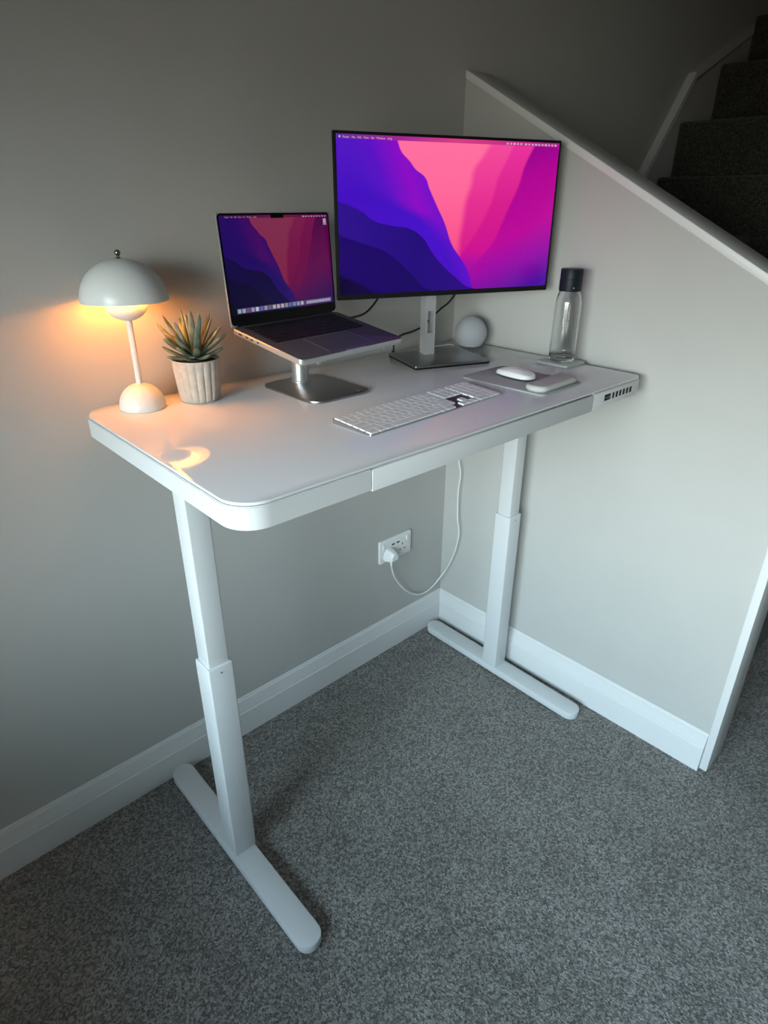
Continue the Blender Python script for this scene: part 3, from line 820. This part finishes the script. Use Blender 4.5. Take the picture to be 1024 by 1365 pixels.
pl = empty('power_plug', (-.3000, -.0095, .4155))
tag(pl, 'white three pin plug and trailing lead in the left half of the wall socket', 'plug')
b = NB()
o1 = [(-.022, -.018), (.022, -.018), (.0245, -.006), (.020, .010), (.010, .024), (-.010, .024), (-.020, .010), (-.0245, -.006)]
lev = [(0, 1.0), (-.006, 1.02), (-.020, .96), (-.034, .74), (-.038, .62)]
rg = [[b.verts.new((x*s, y, z*s)) for x, z in o1] for y, s in lev]
for p, q in zip(rg, rg[1:]):
    for k in range(8): b.faces.new((p[k], p[(k+1) % 8], q[(k+1) % 8], q[k]))
b.faces.new(rg[0]); b.faces.new(rg[-1][::-1])
bmesh.ops.bevel(b, geom=list(b.edges), offset=.0015, segments=2, affect='EDGES')
obj('plug_body', b, M_socket, pl)
o0 = Vector(pl.location)
path = [(-.300, -.026, .400), (-.3000, -.027, .375), (-.282, -.024, .321), (-.233, -.02, .248), (-.176, -.018, .195), (-.121, -.020, .174), (-.070, -.022, .185), (-.036, -.035, .225), (-.026, -.055, .268), (-.026, -.080, .330), (-.026, -.093, .376), (-.026, -.101, .438), (-.026, -.090, .499), (-.026, -.086, .595), (-.026, -.091, .669), (-.026, -.079, .719), (-.028, -.060, .78), (-.05, -.06, .90), (-.08, -.08, 1.02), (-.10, -.10, H-RIM-.002)]
b = NB(); tube(b, [Vector(p)-o0 for p in path], .0024, 10, 8); obj('cord', b, M_cable_w, pl)
b = NB(); tube(b, [Vector(p)-o0 for p in ((-.300, -.026, .405), (-.3000, -.027, .378))], .0042, 10, 4); obj('strain_relief', b, M_socket, pl)

def cable(name, label, pts, r, m):
    p0 = Vector(pts[0]); b = NB(); tube(b, [Vector(p)-p0 for p in pts], r, 10, 12)
    return tag(obj(name, b, m, None, p0), label, 'cable')
# cable from the laptop's side up behind the monitor, and one from the monitor down to the desk
cable('display_cable', 'black cable from the back of the laptop up behind the monitor', [(-.610, -.178, 1.277), (-.575, -.170, 1.275), (-.52, -.150, 1.278), (-.46, -.125, 1.300), (-.42, -.11, 1.335), (-.40, -.11, 1.38)], .0028, M_cable_b)
cable('power_lead', 'black cable looping behind the monitor post down to the desk', [(-.075, -.10, 1.37), (-.055, -.07, 1.31), (-.095, -.065, 1.262), (-.139, -.065, 1.241), (-.18, -.065, 1.218), (-.213, -.065, 1.199), (-.26, -.065, 1.188), (-.301, -.065, 1.184), (-.328, -.065, 1.174), (-.337, -.065, 1.157), (-.334, -.062, Z+.0035), (-.328, -.050, Z+.003)], .0028, M_cable_b)
cable('speaker_cable', 'thin white cable running left from the round speaker', [(-.130, -.118, Z+.006), (-.150, -.115, Z+.010), (-.165, -.09, Z+.004), (-.19, -.075, Z+.003), (-.22, -.055, Z+.003)], .0016, M_cable_w)

# ------------------------------------------------------------------ daylight through the window
wd = bpy.data.worlds.new('sky'); scene.world = wd; wd.use_nodes = True
nt = wd.node_tree; bg = nt.nodes['Background']
tc = nt.nodes.new('ShaderNodeTexCoord'); sp2 = nt.nodes.new('ShaderNodeSeparateXYZ')
cr = nt.nodes.new('ShaderNodeValToRGB'); mr = nt.nodes.new('ShaderNodeMapRange')
mr.inputs['From Min'].default_value = -1; mr.inputs['From Max'].default_value = 1
nt.links.new(tc.outputs['Generated'], sp2.inputs[0]); nt.links.new(sp2.outputs['Z'], mr.inputs['Value']); nt.links.new(mr.outputs['Result'], cr.inputs['Fac'])
nt.links.new(cr.outputs['Color'], bg.inputs['Color'])
e = cr.color_ramp.elements
e[0].position = .0; e[0].color = (.10, .095, .08, 1)
e[1].position = 1.; e[1].color = (.55, .75, 1., 1)
for p, c in ((.44, (.13, .12, .10)), (.49, (.42, .44, .40)), (.54, (.86, .97, .96)), (.75, (.58, .84, 1.))):
    k = e.new(p); k.color = (*c, 1)
bg.inputs['Strength'].default_value = 27.5
pt = light('window_portal', 'AREA', (LX-.09, (WY0+WY1)/2, (WZ0+WZ1)/2), 1, (1, 1, 1), shape='RECTANGLE', size=WZ1-WZ0, size_y=WY1-WY0)
pt.rotation_euler = (0, -PI/2, 0)
pt.data.cycles.is_portal = True

scene.view_settings.view_transform = 'Standard'
scene.view_settings.look = 'None'
scene.view_settings.gamma = 1
scene.view_settings.use_curve_mapping = False
scene.view_settings.exposure = 0.
